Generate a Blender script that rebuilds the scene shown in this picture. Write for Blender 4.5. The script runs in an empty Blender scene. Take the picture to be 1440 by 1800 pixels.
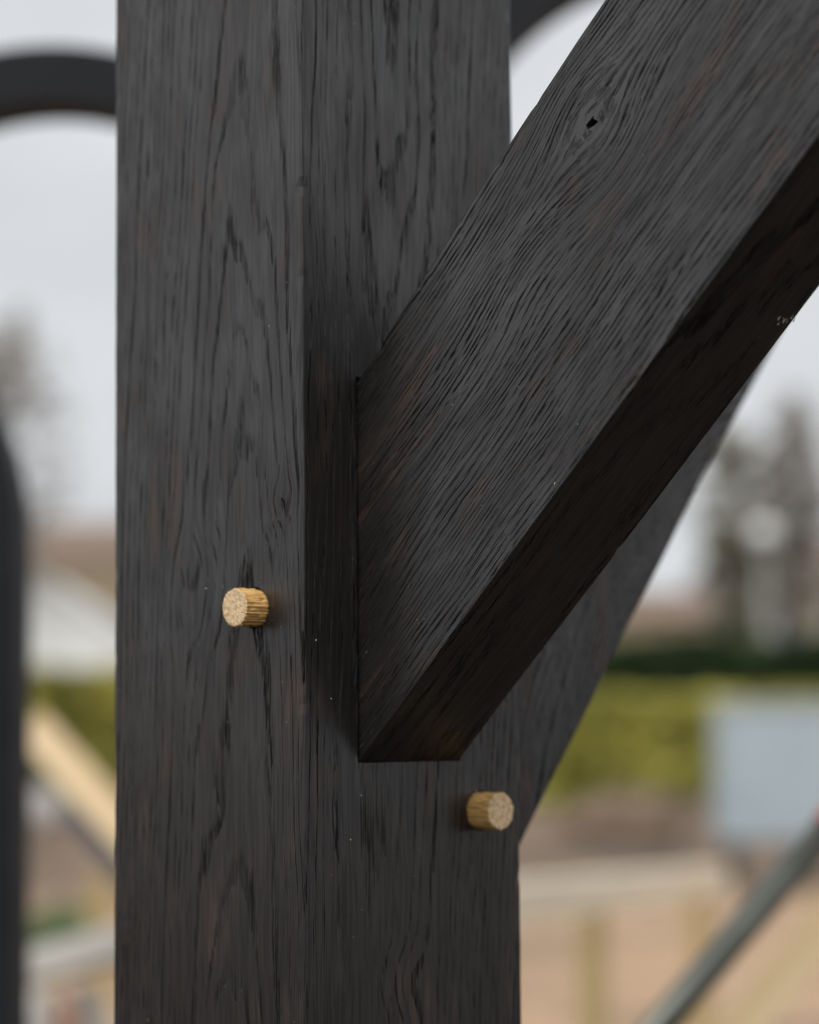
import bpy, bmesh, math, random
from mathutils import Vector, Matrix, noise
R = math.radians
sc = bpy.context.scene
col = sc.collection

# ------------------------------------------------------------------ camera
F, D, PITCH, ROLL = 4500.0, 1.24497, 0.0827, -0.00761      # focal length in photo pixels, focus distance, tilt, roll
H = 1.35                                                     # eye height above the ground
CAM = Vector((0, -D, H))
cd = bpy.data.cameras.new('camera'); cam = bpy.data.objects.new('camera', cd); col.objects.link(cam)
cd.sensor_fit = 'HORIZONTAL'; cd.sensor_width = 24.0; cd.lens = F / 1440 * 24
cd.clip_start = 0.05; cd.clip_end = 2000
cam.matrix_world = Matrix.Translation(CAM) @ Matrix.Rotation(math.pi / 2 + PITCH, 4, 'X') @ Matrix.Rotation(ROLL, 4, 'Z')
cd.dof.use_dof = True; cd.dof.focus_distance = 1.215; cd.dof.aperture_fstop = 3.4; cd.dof.aperture_blades = 0
sc.camera = cam

# ------------------------------------------------------------------ sky, sun, exposure
SUN_EL, SUN_AZ = R(52), R(-148)          # azimuth from +Y towards +X: sun behind thin cloud, high behind the camera, a little to the left
w = bpy.data.worlds.new("World"); sc.world = w; w.use_nodes = True
nt = w.node_tree; nt.nodes.clear()
wo = nt.nodes.new('ShaderNodeOutputWorld'); bg = nt.nodes.new('ShaderNodeBackground')
sky = nt.nodes.new('ShaderNodeTexSky'); sky.sky_type = 'NISHITA'; sky.sun_disc = False
sky.sun_elevation = SUN_EL; sky.sun_rotation = SUN_AZ; sky.air_density = 1.0; sky.dust_density = 3.0
hs = nt.nodes.new('ShaderNodeHueSaturation'); hs.inputs['Saturation'].default_value = 0.12
tc = nt.nodes.new('ShaderNodeTexCoord'); mp = nt.nodes.new('ShaderNodeMapping'); mp.inputs['Scale'].default_value = (5, 5, 14)
cl = nt.nodes.new('ShaderNodeTexNoise'); cl.inputs['Scale'].default_value = 1.0; cl.inputs['Detail'].default_value = 3
cr = nt.nodes.new('ShaderNodeMapRange'); cr.inputs[1].default_value = .3; cr.inputs[2].default_value = .7
cr.inputs[3].default_value = .88; cr.inputs[4].default_value = 1.08
ov = nt.nodes.new('ShaderNodeMix'); ov.data_type = 'RGBA'; ov.inputs[0].default_value = .72      # cloud deck over the clear sky
ov.inputs[7].default_value = (8.25, 8.55, 8.9, 1)
ml = nt.nodes.new('ShaderNodeVectorMath'); ml.operation = 'SCALE'
L = nt.links.new
L(sky.outputs[0], hs.inputs['Color']); L(hs.outputs[0], ov.inputs[6]); L(tc.outputs['Generated'], mp.inputs[0]); L(mp.outputs[0], cl.inputs['Vector'])
sz = nt.nodes.new('ShaderNodeSeparateXYZ'); zen = nt.nodes.new('ShaderNodeMapRange'); zen.interpolation_type = 'SMOOTHSTEP'   # overcast: brightest overhead
zen.inputs[1].default_value = .2; zen.inputs[2].default_value = .95; zen.inputs[3].default_value = 1.0; zen.inputs[4].default_value = 2.3
pr = nt.nodes.new('ShaderNodeMath'); pr.operation = 'MULTIPLY'
L(tc.outputs['Generated'], sz.inputs[0]); L(sz.outputs[2], zen.inputs[0]); L(cr.outputs[0], pr.inputs[0]); L(zen.outputs[0], pr.inputs[1])
L(cl.outputs['Fac'], cr.inputs[0]); L(ov.outputs[2], ml.inputs[0]); L(pr.outputs[0], ml.inputs['Scale']); L(ml.outputs[0], bg.inputs[0])
bg.inputs[1].default_value = 0.1; L(bg.outputs[0], wo.inputs[0])
sl = bpy.data.lights.new('sun', 'SUN'); sl.energy = 1.3; sl.angle = R(30); sl.color = (1, .965, .92)
so = bpy.data.objects.new('sun', sl); col.objects.link(so)
sdir = Vector((math.sin(SUN_AZ) * math.cos(SUN_EL), math.cos(SUN_AZ) * math.cos(SUN_EL), math.sin(SUN_EL)))
so.rotation_euler = sdir.to_track_quat('Z', 'Y').to_euler(); so.location = sdir * 30
sc.view_settings.view_transform = 'Standard'; sc.view_settings.look = 'None'
sc.view_settings.exposure = 0.0; sc.view_settings.gamma = 1.0
sc.render.engine = 'CYCLES'; sc.cycles.use_denoising = True
sc.cycles.max_bounces = 6; sc.cycles.filter_width = 1.05

# ------------------------------------------------------------------ pixel helpers: a photo pixel becomes a real point
def ray(px, py):
    u, v = px - 720, py - 900
    c, s = math.cos(ROLL), math.sin(ROLL)
    u, v = c * u + s * v, -s * u + c * v
    x, up = u / F, -v / F
    return Vector((x, math.cos(PITCH) - up * math.sin(PITCH), math.sin(PITCH) + up * math.cos(PITCH)))
def at(px, py, dist):                     # point seen at a pixel, at a horizontal distance from the camera
    r = ray(px, py); return CAM + r * (dist / r.y)
def on_plane(px, py, p, n):
    r = ray(px, py); return CAM + r * ((p - CAM).dot(n) / r.dot(n))

# ------------------------------------------------------------------ node helper
class G:
    def __init__(s, name):
        s.m = bpy.data.materials.new(name); s.m.use_nodes = True; s.t = s.m.node_tree; s.t.nodes.clear()
        s.o = s.t.nodes.new('ShaderNodeOutputMaterial'); s.b = s.t.nodes.new('ShaderNodeBsdfPrincipled')
        s.t.links.new(s.b.outputs[0], s.o.inputs[0]); s.c = s.t.nodes.new('ShaderNodeTexCoord')
    def put(s, sock, v):
        if hasattr(v, 'is_linked'): s.t.links.new(v, sock)
        elif v is not None: sock.default_value = v
    def M(s, op, a, b=None, c=None, clamp=False):
        n = s.t.nodes.new('ShaderNodeMath'); n.operation = op; n.use_clamp = clamp
        s.put(n.inputs[0], a); s.put(n.inputs[1], b); s.put(n.inputs[2], c); return n.outputs[0]
    def V(s, op, a, b=None, sc=None):
        n = s.t.nodes.new('ShaderNodeVectorMath'); n.operation = op
        s.put(n.inputs[0], a); s.put(n.inputs[1], b)
        if sc is not None: s.put(n.inputs['Scale'], sc)
        return n.outputs['Value'] if op in ('LENGTH', 'DISTANCE', 'DOT_PRODUCT') else n.outputs[0]
    def xyz(s, v):
        n = s.t.nodes.new('ShaderNodeSeparateXYZ'); s.put(n.inputs[0], v); return n.outputs
    def vec(s, x, y, z):
        n = s.t.nodes.new('ShaderNodeCombineXYZ'); s.put(n.inputs[0], x); s.put(n.inputs[1], y); s.put(n.inputs[2], z); return n.outputs[0]
    def noise(s, v, scale=1, detail=2, rough=.5, color=False):
        n = s.t.nodes.new('ShaderNodeTexNoise'); s.put(n.inputs['Vector'], v)
        n.inputs['Scale'].default_value = scale; n.inputs['Detail'].default_value = detail; n.inputs['Roughness'].default_value = rough
        return n.outputs['Color'] if color else n.outputs['Fac']
    def ss(s, x, a, b, o0=0., o1=1.):
        n = s.t.nodes.new('ShaderNodeMapRange'); n.interpolation_type = 'SMOOTHSTEP'
        s.put(n.inputs[0], x); s.put(n.inputs[1], a); s.put(n.inputs[2], b); s.put(n.inputs[3], o0); s.put(n.inputs[4], o1); return n.outputs[0]
    def lerp(s, f, a, b):
        n = s.t.nodes.new('ShaderNodeMapRange'); n.clamp = False
        s.put(n.inputs[0], f); s.put(n.inputs[3], a); s.put(n.inputs[4], b); return n.outputs[0]
    def mix(s, f, a, b):
        n = s.t.nodes.new('ShaderNodeMix'); n.data_type = 'RGBA'
        s.put(n.inputs[0], f); s.put(n.inputs[6], a); s.put(n.inputs[7], b); return n.outputs[2]
    def mm(s): return s.V('SCALE', s.c.outputs['Object'], sc=1000.)
    def bump(s, h, dist, strength=1.):
        n = s.t.nodes.new('ShaderNodeBump'); n.inputs['Distance'].default_value = dist; n.inputs['Strength'].default_value = strength
        s.put(n.inputs['Height'], h); s.put(s.b.inputs['Normal'], n.outputs[0])
    def base(s, c, rough=.6, spec=.5):
        s.put(s.b.inputs['Base Color'], c); s.put(s.b.inputs['Roughness'], rough); s.put(s.b.inputs['Specular IOR Level'], spec)
        return s.m

def black_oak(name, pith, slope, spacing, wob, knots, eyes=(), seed=0., early_w=(.16, .46), dash=1.):
    """dark stained oak sawn from a log: rings round a leaning pith, pores in the early wood, knots that bend the grain. millimetres, object space, grain along z"""
    g = G(name); P = g.mm(); x, y, z = g.xyz(P)
    off = g.V('ADD', P, (seed * 37., seed * 91., seed * 53.))
    ox, oy, oz = g.xyz(off)
    # slow wander of the grain
    wv = g.V('SUBTRACT', g.noise(g.vec(g.M('DIVIDE', ox, 45.), g.M('DIVIDE', oy, 45.), g.M('DIVIDE', oz, 230.)), 1, 2, .5, True), (.5, .5, .5))
    wx, wy, wz = g.xyz(wv)
    fv = g.V('SUBTRACT', g.noise(g.vec(g.M('DIVIDE', ox, 9.), g.M('DIVIDE', oy, 9.), g.M('DIVIDE', oz, 100.)), 1, 2, .5, True), (.5, .5, .5))
    fx, fy, fz = g.xyz(fv)
    xw = g.M('ADD', x, g.M('ADD', g.M('MULTIPLY', wx, wob), g.M('MULTIPLY', fx, 2.2)))
    yw = g.M('ADD', y, g.M('ADD', g.M('MULTIPLY', wy, wob), g.M('MULTIPLY', fy, 2.2)))
    knotmask = 0.; knotring = 0.; smudge = 0.
    rough_n = g.noise(g.vec(g.M('DIVIDE', ox, 3.2), g.M('DIVIDE', oy, 3.2), g.M('DIVIDE', oz, 4.5)), 1, 3, .6)
    for ((kx, ky, kz), rad, ln, core) in eyes:                                # grain parts round a knot like water round a stone
        dx = g.M('SUBTRACT', xw, kx); dz = g.M('SUBTRACT', z, kz); dy = g.M('MULTIPLY', g.M('SUBTRACT', y, ky), .35)
        rr = g.M('ADD', g.M('ADD', g.M('POWER', g.M('DIVIDE', g.M('ABSOLUTE', dx), rad), 2.), g.M('POWER', g.M('DIVIDE', g.M('ABSOLUTE', dz), ln), 2.)), g.M('POWER', g.M('DIVIDE', g.M('ABSOLUTE', dy), rad), 2.))
        ex = g.M('EXPONENT', g.M('MULTIPLY', rr, -1.))
        kd = g.M('SQRT', g.M('ADD', g.M('ADD', g.M('MULTIPLY', dx, dx), g.M('MULTIPLY', dy, dy)), g.M('MULTIPLY', g.M('MULTIPLY', dz, dz), .62)))
        kd = g.M('ADD', kd, g.M('ADD', g.M('MULTIPLY', fz, core * .5), g.M('MULTIPLY', g.M('SUBTRACT', rough_n, .5), core * .55)))
        smudge = g.M('MAXIMUM', smudge, g.M('MULTIPLY', g.ss(kd, core * 1.7, core * 1.1, 0., 1.), g.ss(kd, core * .75, core * 1.05)))
        xw = g.M('SUBTRACT', xw, g.M('MULTIPLY', dx, g.M('MULTIPLY', ex, .93)))
        if core < 6: continue
        km = g.ss(kd, core * .55, core, 1., 0.)
        knotmask = g.M('MAXIMUM', knotmask, km); knotring = g.M('ADD', knotring, g.M('MULTIPLY', km, g.M('DIVIDE', kd, core * .30)))
    px = g.M('SUBTRACT', xw, g.M('ADD', g.M('MULTIPLY', z, slope[0]), pith[0]))
    py = g.M('SUBTRACT', yw, g.M('ADD', g.M('MULTIPLY', z, slope[1]), pith[1]))
    rad_ = g.M('SQRT', g.M('ADD', g.M('MULTIPLY', px, px), g.M('MULTIPLY', py, py)))
    for (k, amp, rk) in knots:
        d = g.V('LENGTH', g.V('DIVIDE', g.V('SUBTRACT', g.vec(xw, y, z), k), (rk, rk * 1.5, rk * 1.5)))
        rad_ = g.M('ADD', rad_, g.M('MULTIPLY', g.M('EXPONENT', g.M('MULTIPLY', g.M('MULTIPLY', d, d), -1.)), amp))
    # uneven years: stretch and squeeze the ring count
    uneven = g.noise(g.vec(g.M('DIVIDE', rad_, 19.), seed, 0.), 1, 1)
    ph = g.M('ADD', g.M('DIVIDE', rad_, spacing), g.M('MULTIPLY', uneven, 3.2))
    if eyes: ph = g.M('ADD', g.M('MULTIPLY', ph, g.M('SUBTRACT', 1., knotmask)), knotring)
    t = g.M('FRACT', ph); year = g.M('FLOOR', ph)
    yr = g.noise(g.vec(g.M('MULTIPLY', year, 3.71), seed * 5.3, 0.), 1, 0)
    wide = g.lerp(yr, *early_w)
    early = g.M('MULTIPLY', g.ss(t, 0., .07), g.ss(t, wide, g.M('ADD', wide, .22), 1., 0.))
    early = g.M('MULTIPLY', early, g.lerp(yr, .45, 1.3))
    if eyes: early = g.M('MULTIPLY', early, g.M('SUBTRACT', 1., g.M('MULTIPLY', knotmask, .25)))
    # pores: short dashes that follow the grain
    pu = g.M('DIVIDE', xw, .56); pv = g.M('DIVIDE', yw, .56)
    pn = g.noise(g.vec(g.M('ADD', pu, seed), pv, g.M('DIVIDE', oz, 26. * dash)), 1, 2, .55)
    pn2 = g.noise(g.vec(g.M('DIVIDE', xw, .33), g.M('DIVIDE', yw, .33), g.M('DIVIDE', oz, 10. * dash)), 1, 1.5, .5)
    pn = g.M('ADD', g.M('MULTIPLY', pn, .68), g.M('MULTIPLY', pn2, .32))
    th = g.lerp(early, .665, .43)
    fade = g.noise(g.vec(g.M('DIVIDE', ox, 20.), g.M('DIVIDE', oy, 20.), g.M('DIVIDE', oz, 60.)), 1, 2)      # how open the grain is, place by place
    pore = g.M('MULTIPLY', g.ss(pn, th, g.M('ADD', th, .07)), g.ss(fade, .33, .58, .52, 1.))
    if eyes: pore = g.M('MULTIPLY', pore, g.M('SUBTRACT', 1., g.M('MULTIPLY', knotmask, .4)))
    # colour: stain, fine fibre, rubbed brown streaks
    fib = g.noise(g.vec(g.M('DIVIDE', xw, .42), g.M('DIVIDE', yw, .42), g.M('DIVIDE', oz, 42.)), 1, 2, .6)
    patch = g.noise(g.vec(g.M('DIVIDE', ox, 30.), g.M('DIVIDE', oy, 30.), g.M('DIVIDE', oz, 75.)), 1, 3, .6)
    brown = g.M('MULTIPLY', g.ss(patch, .50, .66), g.ss(g.noise(g.vec(g.M('DIVIDE', ox, 4.5), g.M('DIVIDE', oy, 4.5), g.M('DIVIDE', oz, 80.)), 1, 2), .42, .66))
    c = g.mix(fib, (.0085, .0060, .0047, 1), (.0175, .0132, .0108, 1))
    fib2 = g.noise(g.vec(g.M('DIVIDE', xw, .85), g.M('DIVIDE', yw, .85), g.M('DIVIDE', oz, 55.)), 1, 2, .6)
    c = g.mix(g.ss(fib2, .36, .62, 1., 0.), c, (.009, .008, .0075, 1))
    c = g.mix(g.M('MULTIPLY', brown, .75), c, (.052, .028, .017, 1))
    c = g.mix(g.M('MULTIPLY', pore, .95), c, (.005, .0045, .004, 1))
    if eyes: c = g.mix(g.M('MULTIPLY', g.M('MULTIPLY', smudge, g.ss(rough_n, .40, .60)), .75), c, (.006, .0055, .005, 1))
    rough = g.M('ADD', g.ss(patch, .3, .7, .26, .44), g.M('MULTIPLY', pore, .35))
    sawn = g.noise(g.vec(g.M('DIVIDE', ox, 60.), g.M('DIVIDE', oy, 60.), g.M('DIVIDE', oz, 1.3)), 1, 0)
    h = g.M('ADD', g.M('MULTIPLY', g.M('SUBTRACT', 1., pore), .8), g.M('ADD', g.M('MULTIPLY', fib, .16), g.M('ADD', g.M('MULTIPLY', sawn, .015), g.M('MULTIPLY', early, -.03))))
    g.bump(h, .0005, .75)
    g.b.inputs['IOR'].default_value = 1.60
    return g.base(c, rough, g.M('MULTIPLY', g.M('MULTIPLY', g.M('SUBTRACT', 1., g.M('MULTIPLY', pore, .88)), g.ss(fib2, .36, .6, .62, 1.)), g.ss(patch, .32, .68, .82, .60)))

def simple_wood(name, c0, c1, sc_=30., axis=2, rough=.65):
    g = G(name); P = g.c.outputs['Object']; s = [1., 1., 1.]; s[axis] = .06
    n = g.noise(g.V('MULTIPLY', P, tuple(s)), sc_, 4, .6)
    n2 = g.noise(P, 2.3, 3)
    c = g.mix(g.ss(n, .32, .68), c0, c1); c = g.mix(g.M('MULTIPLY', n2, .35), c, tuple(v * .6 for v in c0[:3]) + (1,))
    g.bump(n, .002, .5); return g.base(c, rough, .35)
def mottled(name, cols, scale, rough=.9, detail=4, bump=.0):
    g = G(name); n = g.noise(g.c.outputs['Object'], scale, detail, .6)
    c = g.mix(g.ss(n, .34, .62), cols[0], cols[1])
    if len(cols) > 2: c = g.mix(g.ss(g.noise(g.c.outputs['Object'], scale * .37, 3, .6), .5, .62), c, cols[2])
    if bump: g.bump(n, bump, .8)
    return g.base(c, rough, .3)

# ------------------------------------------------------------------ object helpers
def link(name, me, mat, parent=None, mw=None):
    o = bpy.data.objects.new(name, me); col.objects.link(o)
    for m in (mat if isinstance(mat, (list, tuple)) else [mat]):
        if m: me.materials.append(m)
    if parent: o.parent = parent
    if mw is not None: o.matrix_world = mw
    return o
def mesh(bm, smooth=False):
    me = bpy.data.meshes.new('mesh'); bmesh.ops.recalc_face_normals(bm, faces=bm.faces); bm.to_mesh(me); bm.free()
    if smooth:
        for p in me.polygons: p.use_smooth = True
    return me
def tag(o, label, cat, group=None, kind=None):
    if label: o['label'] = label
    if cat: o['category'] = cat
    if group: o['group'] = group
    if kind: o['kind'] = kind
    return o
def empty(name, loc, rz=0.):
    o = bpy.data.objects.new(name, None); col.objects.link(o); o.location = loc; o.rotation_euler.z = rz; o.empty_display_size = .1; return o
def box(bm, lo, hi, mi=0, bev=0.):
    vs = [bm.verts.new((x, y, z)) for x in (lo[0], hi[0]) for y in (lo[1], hi[1]) for z in (lo[2], hi[2])]
    fs = [bm.faces.new([vs[i] for i in q]) for q in ((0, 1, 3, 2), (4, 6, 7, 5), (0, 4, 5, 1), (2, 3, 7, 6), (0, 2, 6, 4), (1, 5, 7, 3))]
    for f in fs: f.material_index = mi
    if bev: bmesh.ops.bevel(bm, geom=list({e for f in fs for e in f.edges}), offset=bev, segments=2, affect='EDGES', profile=.6)
def boxobj(name, lo, hi, mat, parent=None, bev=0., loc=None, mw=None):
    bm = bmesh.new(); box(bm, lo, hi, 0, bev); o = link(name, mesh(bm), mat, parent, mw)
    if loc is not None: o.location = loc
    return o
def tube(bm, pts, radii, n=10, cap=True):
    rings = []
    for i, p in enumerate(pts):
        a = pts[max(i - 1, 0)]; b = pts[min(i + 1, len(pts) - 1)]; t = (Vector(b) - Vector(a)).normalized()
        q = t.to_track_quat('Z', 'Y'); rings.append([bm.verts.new(Vector(p) + q @ Vector((math.cos(k * 2 * math.pi / n) * radii[i], math.sin(k * 2 * math.pi / n) * radii[i], 0))) for k in range(n)])
    for a, b in zip(rings, rings[1:]):
        for k in range(n): bm.faces.new((a[k], a[(k + 1) % n], b[(k + 1) % n], b[k]))
    if cap: bm.faces.new(rings[0][::-1]); bm.faces.new(rings[-1])

def timber_mesh(x0, x1, y0, y1, z0, z1, arris=.0016, seg=.005, wav=.00045, seed=0, bow=None):
    """a sawn timber: rounded arrises, edges that are not quite straight"""
    cs = []
    for (cx, cy, a0) in ((x1, y0, -90), (x1, y1, 0), (x0, y1, 90), (x0, y0, 180)):
        ix = cx - arris if cx == x1 else cx + arris; iy = cy - arris if cy == y1 else cy + arris
        n0 = (round(math.cos(R(a0))), round(math.sin(R(a0)))); n1 = (round(math.cos(R(a0 + 90))), round(math.sin(R(a0 + 90))))
        cs.append((cx - .0045 * n1[0], cy - .0045 * n1[1], cx, cy, 0.))          # the flat of the face starts here
        for k in range(4):
            a = R(a0 + k * 30); cs.append((ix + arris * math.cos(a), iy + arris * math.sin(a), cx, cy, 1.))
        cs.append((cx - .0045 * n0[0], cy - .0045 * n0[1], cx, cy, 0.))
    n = max(2, int((z1 - z0) / seg)); bm = bmesh.new(); rings = []
    for i in range(n + 1):
        z = z0 + (z1 - z0) * i / n; r = []
        for (x, y, cx, cy, wgt) in cs:
            v = noise.noise_vector(Vector((cx * 40 + seed, cy * 40, z * 14))) * wav + noise.noise_vector(Vector((cx * 40 + seed, cy * 40 + 9, z * 75))) * wav * .45
            dx, dy = v.x * wgt * (1 if (v.x > 0) != (x > (x0 + x1) / 2) else .25), v.y * wgt * (1 if (v.y > 0) != (y > (y0 + y1) / 2) else .25)
            nick = max(0., noise.noise(Vector((cx * 40 + seed + 31, cy * 40, z * 130))) - .40) * .0022 * wgt
            dx -= nick * (1 if x > (x0 + x1) / 2 else -1); dy -= nick * (1 if y > (y0 + y1) / 2 else -1)
            if bow: bx, by = bow(cx, cy, z); dx += bx; dy += by
            r.append(bm.verts.new((x + dx, y + dy, z)))
        rings.append(r)
    m = len(cs)
    for a, b in zip(rings, rings[1:]):
        for k in range(m): bm.faces.new((a[k], a[(k + 1) % m], b[(k + 1) % m], b[k]))
    bm.faces.new(rings[0][::-1]); bm.faces.new(rings[-1])
    me = mesh(bm)
    return me
def cut(o, cutters):
    for c in cutters:
        md = o.modifiers.new('cut', 'BOOLEAN'); md.operation = 'DIFFERENCE'; md.solver = 'EXACT'; md.object = c
    dg = bpy.context.evaluated_depsgraph_get(); me = bpy.data.meshes.new_from_object(o.evaluated_get(dg))
    o.modifiers.clear(); o.data = me
    for c in cutters: bpy.data.objects.remove(c)

# ------------------------------------------------------------------ the oak frame: main post, brace, pegs
YAW = 0.80029; AX = -0.05216
nR = Vector((math.cos(YAW), -math.sin(YAW), 0)); tR = Vector((math.sin(YAW), math.cos(YAW), 0)); nL = -tR; Z = Vector((0, 0, 1))
ARRIS = Vector((AX, 0, H))                                    # front corner of the post at eye height
SL, SR = .150, .15211
E0, TH, Z0, Z1, BETA = .03724, .07025, -.01821, .17167, .7454
postM = Matrix.Translation(ARRIS) @ Matrix.Rotation(-YAW, 4, 'Z')         # local x = out of the right face, local y = out of the back face

def face_mm(px, py, mw, p, n):
    q = mw.inverted() @ on_plane(px, py, p, n); return (q.x * 1000, q.y * 1000, q.z * 1000)
m_post = black_oak('black_stained_oak_post', (-48., 46.), (.028, .052), 3.9, 15.,
    [((-16., 0., 106.), 3., 7.), ((0., 66., -128.), 6., 12.), ((-70., 0., -45.), 3., 7.)],
    eyes=[(face_mm(336, 1068, postM, ARRIS, nL), 15., 24., 8.), (face_mm(338, 985, postM, ARRIS, nL), 10., 16., 4.), (face_mm(376, 945, postM, ARRIS, nL), 5., 8., 3.2),
          (face_mm(500, 872, postM, ARRIS, nL), 8., 10., 5.), (face_mm(612, 40, postM, ARRIS, nR), 8., 14., 4.), (face_mm(380, 1435, postM, ARRIS, nL), 6., 10., 3.5)], seed=1.3, dash=1.35, early_w=(.10, .36))
post = link('oak_post', timber_mesh(-SL, 0, 0, SR, -H, 1.25, seed=3), m_post, mw=postM)
tag(post, 'square black stained oak post in sharp focus, with a pale peg in each face', 'post')

dB = (math.cos(BETA) * nR + math.sin(BETA) * Z)
xB = tR.cross(dB); WB = (Z1 - Z0) * math.cos(BETA)
PB = ARRIS + E0 * tR + Z0 * Z
braceM = Matrix(((xB.x, tR.x, dB.x, PB.x), (xB.y, tR.y, dB.y, PB.y), (xB.z, tR.z, dB.z, PB.z), (0, 0, 0, 1)))
kn = braceM.inverted() @ on_plane(1041, 216, PB, nL)
def bow(cx, cy, z):
    if cx < -.05: return (-.0035 * math.sin(max(0, min(1, (z - .13) / .4)) * math.pi), 0)
    return (0, 0)
m_brace = black_oak('black_stained_oak_brace', (-230., 45.), (-.02, .03), 2.6, 15., [((kn.x * 1000 + 24, 0., kn.z * 1000 - 70), 6., 22.)],
    eyes=[((kn.x * 1000, 0., kn.z * 1000), 24., 32., 14.)], seed=4.1, dash=.62, early_w=(.25, .6))
brace = link('oak_brace', timber_mesh(-WB, 0, 0, TH, -.06, 1.32, seed=8, bow=bow, arris=.0011), m_brace, mw=braceM)
tag(brace, 'thick straight black oak brace with a knot, rising to the right from the front post', 'brace')
# brace foot: cut off inside the post; a small open knot hole
def temp_box(lo, hi, mw):
    bm = bmesh.new(); box(bm, lo, hi); return link('cutter', mesh(bm), None, mw=mw)
c1 = temp_box((-.5, -.2, -.6), (-.010, .4, .6), postM)
bm = bmesh.new()
hp = [(-2.6, -3.6), (.2, -4.2), (2.5, .6), (3.0, 3.4), (-.8, 2.2), (-2.0, 3.8)]
front = [bm.verts.new((kn.x + a / 1000, -.002, kn.z + b / 1000)) for a, b in hp]
back = [bm.verts.new((kn.x + a * .35 / 1000, .009, kn.z + b * .35 / 1000)) for a, b in hp]
for k in range(6): bm.faces.new((front[k], front[(k + 1) % 6], back[(k + 1) % 6], back[k]))
bm.faces.new(front[::-1]); bm.faces.new(back)
bmesh.ops.recalc_face_normals(bm, faces=bm.faces)
c2 = link('cutter', mesh(bm), None, mw=braceM)
cut(brace, [c1, c2])
# housing for the brace in the post, a hair wider than the brace
bm = bmesh.new(); loop = []
corners = [(E0 - .0012, Z0 - .0007), (E0 + TH + .0005, Z0 - .0007), (E0 + TH + .0005, Z1 + .0016), (E0 - .0012, Z1 + .0016)]
for k in range(4):
    (ya, za), (yb, zb) = corners[k], corners[(k + 1) % 4]
    for j in range(24):
        t = j / 24; yy, zz = ya + (yb - ya) * t, za + (zb - za) * t; q = Vector((yy * 90, zz * 90, 4.)); q2 = q * 3.
        loop.append((yy + .0005 * noise.noise(q) + .0003 * noise.noise(q2), zz + (.0005 * noise.noise(q + Vector((0, 0, 7))) if k % 2 else .00035 * noise.noise(q2 + Vector((0, 0, 7))))))
f0 = [bm.verts.new((-.010, y, z)) for y, z in loop]; f1 = [bm.verts.new((.01, y, z)) for y, z in loop]
for k in range(len(loop)): bm.faces.new((f0[k], f0[(k + 1) % len(loop)], f1[(k + 1) % len(loop)], f1[k]))
bm.faces.new(f0[::-1]); bm.faces.new(f1); bmesh.ops.recalc_face_normals(bm, faces=bm.faces)
holes = [link('cutter', mesh(bm), None, mw=postM)]
def hole(px, py, n, rad, seed):                                # drilled peg hole, a little larger than the peg, ragged lip
    p = on_plane(px, py, ARRIS, n); xax = Z.cross(n).normalized(); yax = n.cross(xax); bm = bmesh.new(); a_, b_ = [], []
    for k in range(64):
        a = 2 * math.pi * k / 64; r = rad + .0005 * noise.noise(Vector((math.cos(a) * 2, math.sin(a) * 2, seed))) + .0003 * noise.noise(Vector((math.cos(a) * 7, math.sin(a) * 7, seed)))
        v = xax * (r * math.cos(a)) + yax * (r * math.sin(a)); a_.append(bm.verts.new(p + v - n * .006)); b_.append(bm.verts.new(p + v * 1.02 + n * .004))
    for k in range(64): bm.faces.new((a_[k], a_[(k + 1) % 64], b_[(k + 1) % 64], b_[k]))
    bm.faces.new(a_[::-1]); bm.faces.new(b_); bmesh.ops.recalc_face_normals(bm, faces=bm.faces); holes.append(link('cutter', mesh(bm), None))
hole(448, 1069, nL, .0102, 3); hole(845, 1425, nR, .0103, 6)
cut(post, holes)

# second brace, on the far side of the post, curved
PF = postM @ Vector((-.040, SR, 0))
low = [(905, 1502), (917, 1478), (946, 1418), (980, 1348), (1025, 1262), (1080, 1145), (1132, 1045), (1157, 997), (1192, 926), (1230, 845), (1293, 732), (1340, 645), (1385, 565), (1440, 475)]
pts = [postM.inverted() @ on_plane(a, b, PF, nR) for a, b in low]
pts = [(p.y, p.z) for p in pts]
pts = [(SR - .004, pts[0][1] - (pts[0][0] - SR + .004) * 2.0)] + pts if pts[0][0] > SR else pts
dirn = Vector((pts[-1][0] - pts[-3][0], pts[-1][1] - pts[-3][1])).normalized()
for k in range(1, 9): pts.append((pts[-1][0] + dirn.x * .07, pts[-1][1] + dirn.y * .07))
for _ in range(3):                                             # one fair curve through the traced edge
    q = [pts[0]]
    for (a0, b0), (a1, b1) in zip(pts, pts[1:]): q += [(a0 * .75 + a1 * .25, b0 * .75 + b1 * .25), (a0 * .25 + a1 * .75, b0 * .25 + b1 * .75)]
    pts = q + [pts[-1]]
bm = bmesh.new(); rings = []
for i, (yy, zz) in enumerate(pts):
    a = pts[max(0, i - 1)]; b = pts[min(len(pts) - 1, i + 1)]; t = Vector((b[0] - a[0], b[1] - a[1])).normalized(); nn = Vector((-t.y, t.x))
    W = .135; q = []
    inner = (yy + nn.x * W, zz + nn.y * W)
    for (xx, (y_, z_)) in ((-.040, (yy, zz)), (-.040, inner), (-.110, inner), (-.110, (yy, zz))):
        q.append(bm.verts.new((xx, max(y_, SR - .004), z_)))
    rings.append(q)
for a, b in zip(rings, rings[1:]):
    for k in range(4): bm.faces.new((a[k], a[(k + 1) % 4], b[(k + 1) % 4], b[k]))
bm.faces.new(rings[0]); bm.faces.new(rings[-1][::-1])
m_oak2 = black_oak('black_stained_oak_rear', (-60., 300.), (.5, .5), 5., 20., [], seed=7.7)
ob = link('oak_brace', mesh(bm), m_oak2, mw=postM)
tag(ob, 'curved grey-black oak brace behind the front post, below the thick straight brace', 'brace')

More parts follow.
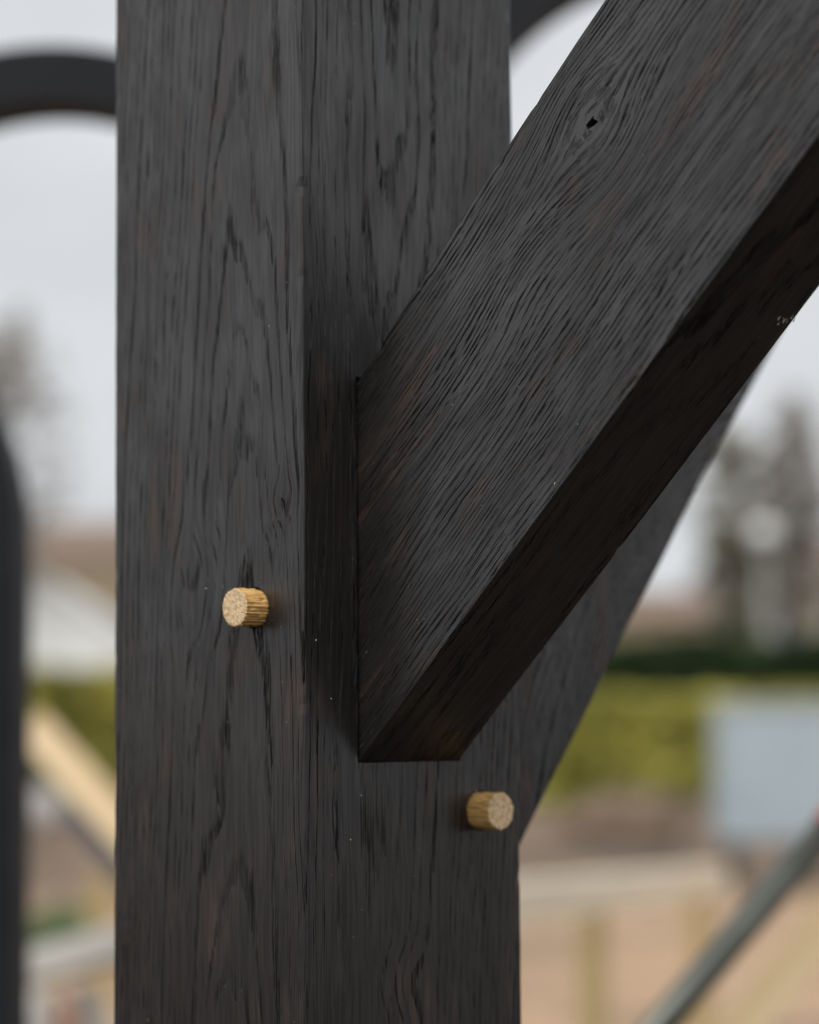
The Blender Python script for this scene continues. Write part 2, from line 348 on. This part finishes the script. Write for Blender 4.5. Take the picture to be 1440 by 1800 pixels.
# pegs
g = G('peg_side_oak'); P = g.mm(); x, y, z = g.xyz(P)
n = g.noise(g.vec(g.M('DIVIDE', x, 1.), g.M('DIVIDE', y, 1.), g.M('DIVIDE', z, 9.)), 1, 3, .6)
n2 = g.noise(g.vec(g.M('DIVIDE', x, .45), g.M('DIVIDE', y, .45), g.M('DIVIDE', z, 2.6)), 1, 2, .6)
c = g.mix(g.ss(n, .33, .68), (.56, .30, .085, 1), (.90, .58, .22, 1)); c = g.mix(g.M('MULTIPLY', g.ss(n2, .58, .74), .6), c, (.30, .14, .04, 1))
g.bump(g.M('ADD', n, g.M('MULTIPLY', n2, .6)), .0008, .9); m_pegs = g.base(c, .6, .35)
g = G('peg_end_oak'); P = g.mm(); x, y, z = g.xyz(P)
rx = g.M('ADD', g.M('MULTIPLY', x, .9), g.M('MULTIPLY', y, .42)); ry = g.M('SUBTRACT', g.M('MULTIPLY', y, .9), g.M('MULTIPLY', x, .42))
n = g.noise(g.vec(g.M('DIVIDE', rx, .6), g.M('DIVIDE', ry, 2.0), z), 1, 3, .7)
n2 = g.noise(g.vec(g.M('DIVIDE', x, 3.2), g.M('DIVIDE', y, 3.2), z), 1, 3, .6)
c = g.mix(g.ss(n, .30, .66), (.50, .31, .15, 1), (.96, .73, .46, 1)); c = g.mix(g.M('MULTIPLY', g.ss(n2, .52, .70), .55), c, (.40, .25, .12, 1))
g.bump(n, .0011, .9); m_pege = g.base(c, .8, .2)
def peg(px, py, face_p, n, length, label, seed):
    rnd = random.Random(seed)
    p = on_plane(px, py, face_p, n); zax = n; xax = Z.cross(zax).normalized(); yax = zax.cross(xax)
    mw = Matrix(((xax.x, yax.x, zax.x, p.x), (xax.y, yax.y, zax.y, p.y), (xax.z, yax.z, zax.z, p.z), (0, 0, 0, 1)))
    RAD = .0093; N = 96; K = 22; bm = bmesh.new(); rings = []
    cs = [rnd.uniform(-1, 1) for _ in range(N)]
    facet = lambda a: RAD * (1 + .008 * math.cos(7 * a + seed) + .006 * math.cos(11 * a + 2 * seed))
    for i in range(K + 1):
        zz = -.02 + (length + .02) * i / K; r = []
        for k in range(N):
            a = 2 * math.pi * k / N
            rr = facet(a) + .00032 * cs[k] + .0004 * noise.noise(Vector((math.cos(a) * 9, math.sin(a) * 9, zz * 220 + seed)))
            rr -= .0014 * min(1., max(0., (length - zz) / .003 + .25)) * max(0, noise.noise(Vector((math.cos(a) * 3.2 + 5, math.sin(a) * 3.2, zz * 150 + seed * 2))) - .2)
            e = 0.0
            if i == K: e = .00035 * noise.noise(Vector((math.cos(a) * 4, math.sin(a) * 4, seed)))
            r.append(bm.verts.new((rr * math.cos(a), rr * math.sin(a), zz + e)))
        rings.append(r)
    for a, b in zip(rings, rings[1:]):
        for k in range(N): bm.faces.new((a[k], a[(k + 1) % N], b[(k + 1) % N], b[k]))
    bm.faces.new(rings[0][::-1])
    # torn fibres round the rim and at the collar
    for _ in range(150):
        a = rnd.uniform(0, 2 * math.pi); base_z = length if rnd.random() < .7 else rnd.uniform(.0005, length)
        d = Vector((math.cos(a), math.sin(a), 0)); b0 = d * (RAD * .985) + Vector((0, 0, base_z - .0004)); ln = rnd.uniform(.0003, .0013)
        tip = b0 + d * ln + Vector((rnd.uniform(-1, 1), rnd.uniform(-1, 1), rnd.uniform(-.5, 1))) * ln * .7
        s = Vector((-d.y, d.x, 0)) * .00012; u = Vector((0, 0, .00014))
        vs = [bm.verts.new(b0 + s), bm.verts.new(b0 - s), bm.verts.new(b0 + u), bm.verts.new(tip)]
        for q in ((0, 1, 3), (1, 2, 3), (2, 0, 3)): bm.faces.new([vs[i] for i in q])
    rim = [v.co.copy() for v in rings[-1]]
    o = link('wooden_peg', mesh(bm), m_pegs, mw=mw)
    tag(o, label, 'peg', 'pale oak pegs driven into the black post')
    # the sawn end, a domed rough disc
    bm = bmesh.new(); prev = [bm.verts.new(c) for c in rim]
    for f in (.985, .93, .82, .68, .52, .36, .2, .08):
        cur = []
        for k, c in enumerate(rim):
            q = Vector((c.x * f, c.y * f, 0))
            h = length + (.0004 if f < .96 else .0002) + .00035 * noise.noise(Vector((q.x * 900, q.y * 420, seed))) * (1 if f < .96 else .4)
            cur.append(bm.verts.new((q.x, q.y, h)))
        for k in range(N): bm.faces.new((prev[k], prev[(k + 1) % N], cur[(k + 1) % N], cur[k]))
        prev = cur
    bm.faces.new(prev)
    link('end_grain', mesh(bm), m_pege, o)
    return o
peg(448, 1069, ARRIS, nL, .0128, 'pale oak peg sticking out of the left face of the black post', 2)
peg(845, 1425, ARRIS, nR, .0142, 'pale oak peg sticking out of the right face, below the straight brace', 5)

# sawdust: pale specks left on the planed faces
rnd = random.Random(11); bm = bmesh.new()
spots = []
for (cx, cy, sx, sy, k, which) in ((478, 590, 40, 60, 16, 'L'), (440, 1060, 70, 60, 26, 'L'), (470, 1190, 45, 90, 14, 'L'), (360, 1000, 90, 400, 14, 'L'), (400, 400, 110, 300, 8, 'L'),
      (590, 300, 40, 200, 10, 'R'), (590, 1180, 35, 220, 10, 'R'), (720, 1460, 110, 90, 12, 'R'), (830, 1395, 18, 14, 6, 'R'), (740, 300, 90, 200, 8, 'R'),
      (760, 880, 90, 180, 30, 'B'), (900, 480, 130, 200, 16, 'B'), (700, 1150, 50, 100, 14, 'B')):
    for _ in range(int(k * .75)):
        p_, n_ = {'L': (ARRIS, nL), 'R': (ARRIS, nR), 'B': (PB, nL)}[which]
        q = on_plane(rnd.gauss(cx, sx), rnd.gauss(cy, sy), p_, n_)
        lo = postM.inverted() @ q
        if which == 'L' and not (-SL + .003 < lo.x < -.002): continue
        if which == 'R' and (not (.002 < lo.y < SR - .003) or (E0 < lo.y < E0 + TH and lo.z > Z0)): continue
        if which == 'B':
            l2 = braceM.inverted() @ q
            if not (-WB + .004 < l2.x < -.003) or lo.x < .003: continue
        s = min(.0004, .0001 * math.exp(rnd.gauss(.2, .5))); q = q + n_ * s * .6
        t1 = Vector((rnd.uniform(-1, 1), rnd.uniform(-1, 1), rnd.uniform(-1, 1))).normalized(); t2 = t1.orthogonal().normalized(); t3 = t1.cross(t2)
        vs = [bm.verts.new(q + t1 * s * 1.4), bm.verts.new(q - t1 * s + t2 * s), bm.verts.new(q - t1 * s - t2 * s * .6 + t3 * s), bm.verts.new(q - t1 * s - t2 * s * .6 - t3 * s)]
        for f in ((0, 1, 2), (0, 2, 3), (0, 3, 1), (1, 3, 2)): bm.faces.new([vs[i] for i in f])
for _ in range(9):                                             # a splintered spot on the underside of the brace
    q = on_plane(rnd.gauss(1380, 7), rnd.gauss(563, 4), PB, xB) + xB * .0003; s = rnd.uniform(.0003, .0009); t1 = (dB + Vector((rnd.uniform(-.5, .5), 0, rnd.uniform(-.5, .5)))).normalized(); t2 = t1.orthogonal().normalized(); t3 = t1.cross(t2)
    vs = [bm.verts.new(q + t1 * s * 2.2), bm.verts.new(q - t1 * s + t2 * s * .5), bm.verts.new(q - t1 * s - t2 * s * .4 + t3 * s * .5), bm.verts.new(q - t1 * s - t2 * s * .4 - t3 * s * .5)]
    for f in ((0, 1, 2), (0, 2, 3), (0, 3, 1), (1, 3, 2)): bm.faces.new([vs[i] for i in f])
m_dust = mottled('pale_sawdust', [(.62, .52, .40, 1), (.8, .74, .64, 1)], 900.)
tag(link('sawdust', mesh(bm), m_dust), 'pale specks of sawdust clinging to the black timber faces', 'sawdust', kind='stuff')

# ------------------------------------------------------------------ further arches of the same frame, out of focus behind
m_arch = mottled('black_stained_timber', [(.005, .0056, .008, 1), (.009, .0098, .013, 1)], 6., .65)
def arch(cx, cy, ro, ri, dist, label, depth=.10, top=None):
    s = dist / F; c = at(cx, cy, dist); ro *= s; ri *= s; bm = bmesh.new(); prof = []
    zb = -c.z
    prof.append(((-ro, zb), (-ri, zb)))
    for k in range(49):
        a = math.pi - math.pi * k / 48; prof.append(((ro * math.cos(a), ro * math.sin(a)), (ri * math.cos(a), ri * math.sin(a))))
    prof.append(((ro, zb), (ri, zb)))
    rings = [[bm.verts.new((o[0], -depth / 2, o[1])), bm.verts.new((i[0], -depth / 2, i[1])), bm.verts.new((i[0], depth / 2, i[1])), bm.verts.new((o[0], depth / 2, o[1]))] for o, i in prof]
    for a, b in zip(rings, rings[1:]):
        for k in range(4): bm.faces.new((a[k], a[(k + 1) % 4], b[(k + 1) % 4], b[k]))
    bm.faces.new(rings[0]); bm.faces.new(rings[-1][::-1])
    o = link('timber_arch', mesh(bm), m_arch); o.location = c; tag(o, label, 'arch', 'blurred dark timber arches behind the post'); return o
arch(97, 622, 538, 437, 3.0, 'blurred dark timber arch whose crown shows at the top left of the post')
arch(1225, 355, 560, 425, 3.1, 'blurred dark timber arch curving in the top gap between post and brace')
arch(-486, 950, 532, 380, 2.9, 'blurred dark timber arch whose upright leg stands at the left picture edge')

# ------------------------------------------------------------------ ground
g = G('ground_earth'); P = g.c.outputs['Object']; x, y, z = g.xyz(P)
n = g.noise(P, .55, 5, .6); n2 = g.noise(P, 6., 4, .6)
sand = g.mix(g.ss(n2, .35, .65), (.28, .18, .108, 1), (.40, .275, .172, 1)); sand = g.mix(g.ss(n, .48, .62), sand, (.22, .15, .098, 1))
soil = g.mix(g.ss(n, .4, .6), (.085, .062, .046, 1), (.17, .12, .085, 1))
c = g.mix(g.ss(g.M('ADD', y, g.M('MULTIPLY', n, 6.)), 20., 25.), sand, soil)
c = g.mix(g.ss(g.M('ADD', y, g.M('MULTIPLY', n, 3.)), 9.5, 6.5), c, (.032, .025, .019, 1))  # unseen near ground, darkened so little light bounces onto the brace underside
g.bump(n2, .02, .6); m_ground = g.base(c, .95, .2)
bm = bmesh.new(); xs = [-600, -200, -60, -30, -15] + [-10 + k for k in range(21)] + [15, 30, 60, 200, 600]
ys = [-200, -40, -10] + [k for k in range(-4, 40)] + [50, 70, 110, 200, 500, 1200]
def gz(x, y):
    t = max(0., min(1., (y - 20.) / 8.)); t = t * t * (3 - 2 * t)
    return .5 * t + (.10 * noise.noise(Vector((x * .5, y * .5, 3))) * max(0., min(1., (y - 14) / 5.)) if y < 60 else 0)
vv = [[bm.verts.new((x_, y_, gz(x_, y_))) for x_ in xs] for y_ in ys]
for a, b in zip(vv, vv[1:]):
    for k in range(len(xs) - 1): bm.faces.new((a[k], a[k + 1], b[k + 1], b[k]))
o = link('ground', mesh(bm, True), m_ground); tag(o, None, None, kind='structure')

# ------------------------------------------------------------------ leaves
def leafball(bm, rnd, c, rad, n, size, flat=1.):
    for _ in range(n):
        d = Vector((rnd.gauss(0, 1), rnd.gauss(0, 1), rnd.gauss(0, 1))).normalized() * (rnd.random() ** .45)
        p = Vector((c[0] + d.x * rad[0], c[1] + d.y * rad[1], c[2] + d.z * rad[2]))
        u = Vector((rnd.gauss(0, 1), rnd.gauss(0, 1), rnd.gauss(0, 1))).normalized(); v = u.orthogonal().normalized(); s = size * rnd.uniform(.6, 1.3)
        q = [bm.verts.new(p + u * s), bm.verts.new(p + v * s * .45), bm.verts.new(p - u * s), bm.verts.new(p - v * s * .45)]
        bm.faces.new(q)
def leaf_mat(name, a, b, c):
    g = G(name); n = g.noise(g.c.outputs['Object'], 1.5, 4, .65); n2 = g.noise(g.c.outputs['Object'], 1.1, 3)
    cc = g.mix(g.ss(n, .38, .6), a, b); cc = g.mix(g.ss(n2, .5, .7), cc, c); return g.base(cc, .7, .3)
def hedge(name, x0, x1, dist, z0, z1, depth, mat, label, seed, n, size):
    rnd = random.Random(seed); root = empty(name, ((x0 + x1) / 2, dist - D, z0)); hw = (x1 - x0) / 2; h = z1 - z0
    bm = bmesh.new()
    N = 60
    for k in range(N):                                           # woody core that keeps the light out
        pass
    box(bm, (-hw + .1, -depth * .32, 0), (hw - .1, depth * .32, h * .86))
    for _ in range(n):
        x = rnd.uniform(-hw, hw); top = rnd.random() < .3
        hh = h * (1 + .05 * noise.noise(Vector((x * .9, seed, 0))) + .03 * noise.noise(Vector((x * 4, seed, 0))))
        if top: y, z = rnd.uniform(-depth / 2, depth / 2), hh * rnd.uniform(.86, 1.0)
        else: y, z = -depth / 2 * rnd.uniform(.62, 1.05) * (1 if rnd.random() < .8 else -1), hh * rnd.uniform(0, 1)
        p = Vector((x, y + .12 * noise.noise(Vector((x * 1.5, z * 1.5, seed))), z))
        u = Vector((rnd.gauss(0, 1), rnd.gauss(0, 1), rnd.gauss(0, 1))).normalized(); v = u.orthogonal().normalized(); s = size * rnd.uniform(.6, 1.4)
        bm.faces.new([bm.verts.new(p + u * s), bm.verts.new(p + v * s * .5), bm.verts.new(p - u * s), bm.verts.new(p - v * s * .5)])
    link('foliage', mesh(bm), mat, root); tag(root, label, 'hedge'); return root
m_h1 = leaf_mat('hedge_leaf_yellow_green', (.25, .23, .04, 1), (.50, .46, .10, 1), (.17, .17, .05, 1))
m_h2 = leaf_mat('hedge_leaf_dark_green', (.016, .034, .009, 1), (.032, .062, .015, 1), (.022, .044, .011, 1))
zt = at(1100, 1224, 29).z
hedge('hedge', -1.5, 9, 29.0, .42, zt, 1.5, m_h1, 'long yellow-green hedge on the bank behind the pale panel', 3, 30000, .075)
hedge('hedge', -9, -1.7, 28.6, .42, at(120, 1176, 28.6).z, 1.5, m_h1, 'yellow-green hedge left of the post, under the white gable', 4, 20000, .075)
hedge('hedge', -.8, 12, 36.0, .4, at(1100, 1124, 36).z, 1.6, m_h2, 'long dark green hedge rising just above the yellow-green one', 5, 26000, .10)

# ------------------------------------------------------------------ trees
m_bark = mottled('tree_bark', [(.13, .11, .09, 1), (.19, .165, .14, 1)], 6.)
m_twig = mottled('tree_twigs', [(.26, .235, .205, 1), (.34, .31, .27, 1)], 3.)
m_fir = leaf_mat('tree_needle', (.20, .195, .145, 1), (.27, .25, .19, 1), (.31, .27, .205, 1))
def tree(px, ytop, ybase, dist, width_px, mat, label, seed, dens, clumps, lean=0., ls=.2):
    rnd = random.Random(seed); s = dist / F; b = at(px, ybase, dist); tp = at(px, ytop, dist); b.z = gz(b.x, b.y) - .05
    h = tp.z - b.z; rw = width_px * s / 2
    root = empty('tree', b); bm = bmesh.new()
    path = [Vector((lean * t * h + .05 * h * noise.noise(Vector((t * 2, seed, 0))), 0, t * h)) for t in [k / 8 for k in range(9)]]
    tube(bm, path, [.022 * h * .5 * (1 - .92 * k / 8) + .01 for k in range(9)], 8)
    tips = []
    for k in range(clumps):
        t = rnd.uniform(.40, .97); i = int(t * 8); p0 = path[i].lerp(path[min(8, i + 1)], t * 8 - i)
        a = rnd.uniform(0, 2 * math.pi); env = math.sin(min(1, (t - .22) / .78) * math.pi) ** .6
        p2 = p0 + Vector((math.cos(a) * rw * env * rnd.uniform(.4, 1.), math.sin(a) * rw * env * rnd.uniform(.4, 1.), rnd.uniform(.0, .16) * h))
        p1 = p0.lerp(p2, .5) + Vector((0, 0, -.015 * h))
        tube(bm, [p0, p1, p2], [.006 * h, .0035 * h, .0015 * h], 5); tips.append(p2)
    link('trunk', mesh(bm, True), m_bark, root)
    bm = bmesh.new()
    for p in tips:
        r = rw * rnd.uniform(.18, .34); leafball(bm, rnd, p, (r, r, r * rnd.uniform(.7, 1.3)), dens, ls)
    link('crown', mesh(bm), mat, root); tag(root, label, 'tree'); return root
tree(1300, 800, 1190, 55, 130, m_fir, 'tall narrow grey-green tree left of the street lamp, far behind the hedges', 4, 34, 80)
tree(1395, 765, 1190, 62, 150, m_twig, 'bare grey-brown tree at the right edge beside the grey-green tree', 9, 20, 95)
tree(-10, 640, 1150, 52, 290, m_twig, 'bare winter tree fading into the sky at the left edge', 15, 6, 110)


# ------------------------------------------------------------------ buildings far behind
m_brick = mottled('house_brick', [(.27, .215, .14, 1), (.34, .27, .18, 1)], 3.)
m_roof = mottled('roof_tile_brown', [(.15, .105, .08, 1), (.21, .15, .115, 1)], 2.)
m_roofg = mottled('roof_slate', [(.62, .62, .6, 1), (.7, .7, .68, 1)], 2.)
m_rend = mottled('white_render', [(.80, .81, .77, 1), (.86, .87, .83, 1)], 1.2)
m_dark = mottled('window_glass_dark', [(.03, .034, .038, 1), (.05, .055, .06, 1)], 1., .2)
m_frame = mottled('white_window_frame', [(.7, .7, .7, 1), (.75, .75, .74, 1)], 5., .5)
def house(xl, xr, yeave, yridge, ybase, dist, depth, mwall, mroof, label, gable=False, wins=()):
    s = dist / F; a = at(xl, yeave, dist); b = at(xr, yeave, dist); rz = at(xl, yridge, dist).z; W = b.x - a.x
    base = gz(a.x, a.y) - .1; he = a.z - base; hr = rz - base
    root = empty('house', ((a.x + b.x) / 2, a.y, base)); bm = bmesh.new(); hw = W / 2
    if gable:
        v = [(-hw, 0, 0), (hw, 0, 0), (hw, 0, he), (0, 0, hr), (-hw, 0, he)]
        f = [bm.verts.new(p) for p in v]; k = [bm.verts.new((p[0], depth, p[2])) for p in v]
        bm.faces.new(f); bm.faces.new(k[::-1])
        for i in range(5): bm.faces.new((f[i], k[i], k[(i + 1) % 5], f[(i + 1) % 5]))
    else:
        box(bm, (-hw, 0, 0), (hw, depth, he))
    link('wall', mesh(bm), mwall, root)
    bm = bmesh.new(); ov = .1
    if gable: prof = [(-hw - ov, he - ov * (hr - he) / hw + .03), (0, hr + .03), (hw + ov, he - ov * (hr - he) / hw + .03)]; ends = (-ov, depth + ov)
    else: prof = [(-ov, he - .05), (depth / 2, hr), (depth + ov, he - .05)]; ends = (-hw - ov, hw + ov)
    rows = []
    for e in ends:
        r = []
        for (p, z) in prof:
            r.append([bm.verts.new((p, e, z) if gable else (e, p, z)), bm.verts.new((p, e, z + .09) if gable else (e, p, z + .09))])
        rows.append(r)
    for i in range(2):
        for lv in (0, 1): bm.faces.new((rows[0][i][lv], rows[0][i + 1][lv], rows[1][i + 1][lv], rows[1][i][lv]))
    for e in (0, 1):
        for i in range(2): bm.faces.new((rows[e][i][0], rows[e][i + 1][0], rows[e][i + 1][1], rows[e][i][1]))
    for i in (0, 2): bm.faces.new((rows[0][i][0], rows[0][i][1], rows[1][i][1], rows[1][i][0]))
    rf = link('roof', mesh(bm), mroof, root)
    if not gable:
        boxobj('chimney', (hw * .45, depth * .4, hr - .4), (hw * .45 + .7, depth * .4 + .7, hr + .9), mwall, rf) if False else None
    for (fx, z0_, ww, wh) in wins:
        wf = boxobj('window', (-ww / 2, -.05, 0), (ww / 2, .02, wh), m_frame, root, loc=(fx * hw, 0, z0_))
        boxobj('pane', (-ww / 2 + .08, -.06, .08), (ww / 2 - .08, -.04, wh - .08), m_dark, wf)
    tag(root, label, 'house'); return root
house(-190, 260, 985, 905, 1200, 75, 8, m_brick, m_roof, 'low brown house with a brown tiled roof at the left, beyond the white gable')
house(-120, 250, 1150, 1022, 1240, 52, 5, m_rend, m_roofg, 'white gable-ended low building above the left stretch of hedge', gable=True)
house(1060, 1265, 1090, 1035, 1200, 78, 7, m_brick, m_roof, 'small tan house with a brown roof between post and street lamp', wins=((-.5, 2.2, 1., 1.2), (.4, 2.2, 1., 1.2)))
house(1340, 1700, 1010, 925, 1200, 70, 8, m_brick, m_roof, 'tall tan house at the right edge behind the street lamp', wins=((-.75, 3.2, 1., 1.3), (-.2, 3.2, 1., 1.3)))

# heap of brown soil in front of the hedge
p = at(1100, 1480, 25.5); bm = bmesh.new(); bmesh.ops.create_icosphere(bm, subdivisions=4, radius=1.)
for v in bm.verts:
    q = v.co.copy(); v.co = Vector((q.x * .62, q.y * .6, max(-.3, q.z) * .42)); v.co *= 1 + .22 * noise.noise(q * 1.7) + .09 * noise.noise(q * 5)
m_heap = mottled('heap_soil', [(.10, .070, .048, 1), (.18, .125, .085, 1)], 3., bump=.03)
o = link('soil_heap', mesh(bm, True), m_heap); o.location = (p.x, p.y, gz(p.x, p.y) - .02); tag(o, 'low heap of brown soil before the yellow-green hedge, left of the pale panel', 'soil heap')

# street lamp with a pale globe
lp = at(1342, 940, 40); root = empty('street_lamp', (lp.x, lp.y, .5))
m_lpole = mottled('lamp_pole_grey', [(.24, .25, .22, 1), (.3, .31, .28, 1)], 3., .5)
bm = bmesh.new(); hh = lp.z - .5; tube(bm, [(0, 0, 0), (0, 0, .25), (0, 0, .26), (0, 0, hh - .2)], [.10, .09, .05, .045], 14); link('pole', mesh(bm, True), m_lpole, root)
bm = bmesh.new(); bmesh.ops.create_uvsphere(bm, u_segments=24, v_segments=14, radius=.21); o = link('globe', mesh(bm, True), mottled('lamp_globe_white', [(.78, .78, .74, 1), (.82, .82, .79, 1)], 2., .3), root); o.location.z = hh
tag(root, 'street lamp with a pale round globe between the grey-green tree and the tall tan house', 'street lamp')

# ------------------------------------------------------------------ things on the site
m_pale = mottled('pale_blue_grey_panel', [(.33, .405, .45, 1), (.38, .455, .50, 1)], 1.1, .5)
a = at(1266, 1233, 21); b = at(1266, 1482, 21); c_ = at(1530, 1233, 21)
root = empty('site_cabinet', ((a.x + c_.x) / 2, a.y, b.z)); hw = (c_.x - a.x) / 2; hh = a.z - b.z
boxobj('body', (-hw, 0, .02), (hw, .6, hh - .03), m_pale, root, .012)
boxobj('lid', (-hw - .02, -.03, hh - .028), (hw + .02, .63, hh), mottled('pale_panel_lid', [(.44, .50, .53, 1), (.5, .56, .59, 1)], 1.1, .5), root, .006)
for sx in (-1, 1): boxobj('foot', (sx * (hw - .12) - .05, .1, -.35), (sx * (hw - .12) + .05, .5, .018), m_dark, root)
tag(root, 'pale blue-grey boxy panel standing before the yellow-green hedge at the right', 'panel')

# light timber rail on a post, right of the main post
m_rail = simple_wood('pale_sawn_rail', (.80, .66, .48, 1), (.90, .79, .61, 1), 22., 0)
m_rpost = simple_wood('yellow_softwood', (.42, .30, .125, 1), (.53, .40, .19, 1), 22., 2)
d0 = 6.2; a = at(860, 1590, d0); b = at(1265, 1545, 9.4)
dv = b - a; ang = math.atan2(dv.y, dv.x); ln = Vector((dv.x, dv.y)).length
root = empty('timber_rail', (a.x, a.y, 0), ang)
bm = bmesh.new(); box(bm, (-.6, -.035, -.05), (ln, .035, .05), 0, .003); o = link('rail', mesh(bm), m_rail, root); o.location.z = a.z; o.rotation_euler.y = -math.atan2(b.z - a.z, ln)
q = at(1066, 1700, 7.0)
t_ = ((q.x - a.x) * dv.x + (q.y - a.y) * dv.y) / (dv.x ** 2 + dv.y ** 2)
for tt in (.44, -.12, .98):
    boxobj('post', (-.04, .036, 0), (.04, .10, a.z + (b.z - a.z) * tt - .045), m_rpost, root, .003, loc=(ln * tt, 0, 0))
tag(root, 'low pale timber rail on yellowish posts, right of the black post', 'rail')

# leaning steel tube with a red cap, and a tan plank behind it
m_tube = mottled('weathered_steel_tube', [(.10, .102, .085, 1), (.17, .17, .145, 1)], 5., .36); m_tube.node_tree.nodes['Principled BSDF'].inputs['Metallic'].default_value = 1.
a = at(1150, 1815, 2.25); b = at(1436, 1476, 2.3); dv = (b - a)
ext = a - dv * 1.3; ext2 = b + dv * .14
root = empty('scaffold_tube', ext); bm = bmesh.new(); tube(bm, [(0, 0, 0), tuple(ext2 - ext)], [.0143, .0143], 24)
link('tube', mesh(bm, True), m_tube, root)
bm = bmesh.new(); u = dv.normalized(); tube(bm, [tuple(b + dv * .075 - ext + Vector((0, 0, -.004))), tuple(ext2 + u * .03 - ext + Vector((0, 0, -.004)))], [.0175, .0175], 24)
link('end_cap', mesh(bm, True), mottled('red_plastic', [(.42, .09, .08, 1), (.5, .12, .10, 1)], 5., .45), root)
tag(root, 'grey steel tube with a red end leaning diagonally across the bottom right corner', 'tube')
m_plank = simple_wood('tan_softwood_plank', (.52, .37, .20, 1), (.66, .50, .30, 1), 18., 0)
def plank(p0, p1, d0, d1, half, thick, label, name='plank', mat=None, ext0=.0, ext1=.0):
    a = at(*p0, d0); b = at(*p1, d1); dv = b - a; a = a - dv * ext0; b = b + dv * ext1; dv = b - a; x = dv.normalized(); y = (CAM - a).cross(x).normalized(); z = x.cross(y)
    mw = Matrix(((x.x, y.x, z.x, a.x), (x.y, y.y, z.y, a.y), (x.z, y.z, z.z, a.z), (0, 0, 0, 1)))
    o = boxobj(name, (0, -half, -thick), (dv.length, half, 0), mat or m_plank, None, .002, mw=mw); return tag(o, label, name)
plank((1285, 1830), (1475, 1600), 3.4, 3.5, .028, .02, 'tan plank lying parallel below the leaning steel tube', ext0=.8, ext1=.5)
m_plank_shade = simple_wood('plank_shade_strip', (.045, .046, .052, 1), (.075, .076, .084, 1), 18., 0)  # dark grey for a strip added as the shade below the tan plank
plank((118, 1412), (215, 1535), 5.35, 5.1, .019, .02, 'narrow dark strip added as the shade just under the sloping tan plank', mat=m_plank_shade, ext1=.6)
# left: tan plank, trestle, small things
plank((60, 1280), (215, 1455), 5.2, 4.9, .036, .035, 'tan plank sloping down behind the left edge of the post', ext0=.06, ext1=.8)
m_grey = simple_wood('weathered_grey_board', (.56, .52, .47, 1), (.70, .66, .60, 1), 18., 0)
a = at(48, 1712, 5.6); b = at(215, 1668, 5.3); dv = b - a
root = empty('timber_trestle', (a.x, a.y, 0), math.atan2(dv.y, dv.x)); ln = Vector((dv.x, dv.y)).length
boxobj('top_rail', (-.04, -.05, -.035), (ln + .5, .05, .035), m_grey, root, .003, loc=(0, 0, a.z + .01)).rotation_euler.y = -math.atan2(dv.z, ln)
for (lx, ly) in ((.15, -1), (.15, 1), (.62, -1), (.62, 1)):
    bm = bmesh.new(); z1_ = a.z - .02; 
    v0 = [(lx - .022, ly * .05 - .02, z1_), (lx + .022, ly * .05 - .02, z1_), (lx + .022, ly * .05 + .02, z1_), (lx - .022, ly * .05 + .02, z1_)]
    v1 = [(p[0] + (.14 if lx > .3 else .10), p[1] + ly * .22, 0) for p in v0]
    A = [bm.verts.new(p) for p in v0]; B = [bm.verts.new(p) for p in v1]
    for k in range(4): bm.faces.new((A[k], A[(k + 1) % 4], B[(k + 1) % 4], B[k]))
    bm.faces.new(A); bm.faces.new(B[::-1]); link('leg', mesh(bm), m_grey, root)
tag(root, 'weathered pale trestle with splayed legs at the bottom left beside the post', 'trestle')
p0 = at(176, 1540, 9.); o = boxobj('timber_stake', (-.035, -.035, 0), (.035, .035, p0.z), m_rpost, None, .003, loc=(p0.x, p0.y, 0)); tag(o, 'short yellowish timber stake standing in the ground left of the post', 'stake')
m_clay = mottled('red_clay', [(.24, .145, .105, 1), (.31, .19, .14, 1)], 7.)
p = at(105, 1790, 11.0)
boxobj('clay_block', (-.16, -.12, 0), (.16, .12, .19), m_clay, None, .01, loc=(p.x, p.y, 0)); tag(bpy.context.scene.objects[-1] if False else [o for o in col.objects if o.name.startswith('clay_block')][-1], 'reddish clay block on the ground under the pale trestle', 'block')
m_weed = leaf_mat('weed_leaf', (.09, .14, .05, 1), (.14, .20, .08, 1), (.11, .15, .06, 1))
p = at(105, 1608, 15); rnd = random.Random(31); bm = bmesh.new()
for k in range(14): leafball(bm, rnd, (rnd.gauss(0, .14), rnd.gauss(0, .1), .12 + rnd.random() * .1), (.12, .1, .12), 90, .04)
o = link('green_plant', mesh(bm), m_weed); o.location = (p.x, p.y, gz(p.x, p.y)); tag(o, 'small green plant on the bare earth seen left of the post', 'plant')
p = at(72, 1428, 17); bm = bmesh.new(); bmesh.ops.create_icosphere(bm, subdivisions=3, radius=.16)
for v in bm.verts: v.co *= 1 + .16 * noise.noise(v.co * 9)
o = link('boulder', mesh(bm, True), mottled('grey_stone', [(.30, .285, .28, 1), (.40, .385, .375, 1)], 6.)); o.location = (p.x, p.y, p.z); tag(o, 'rounded grey stone below the sloping tan plank at the left', 'stone')
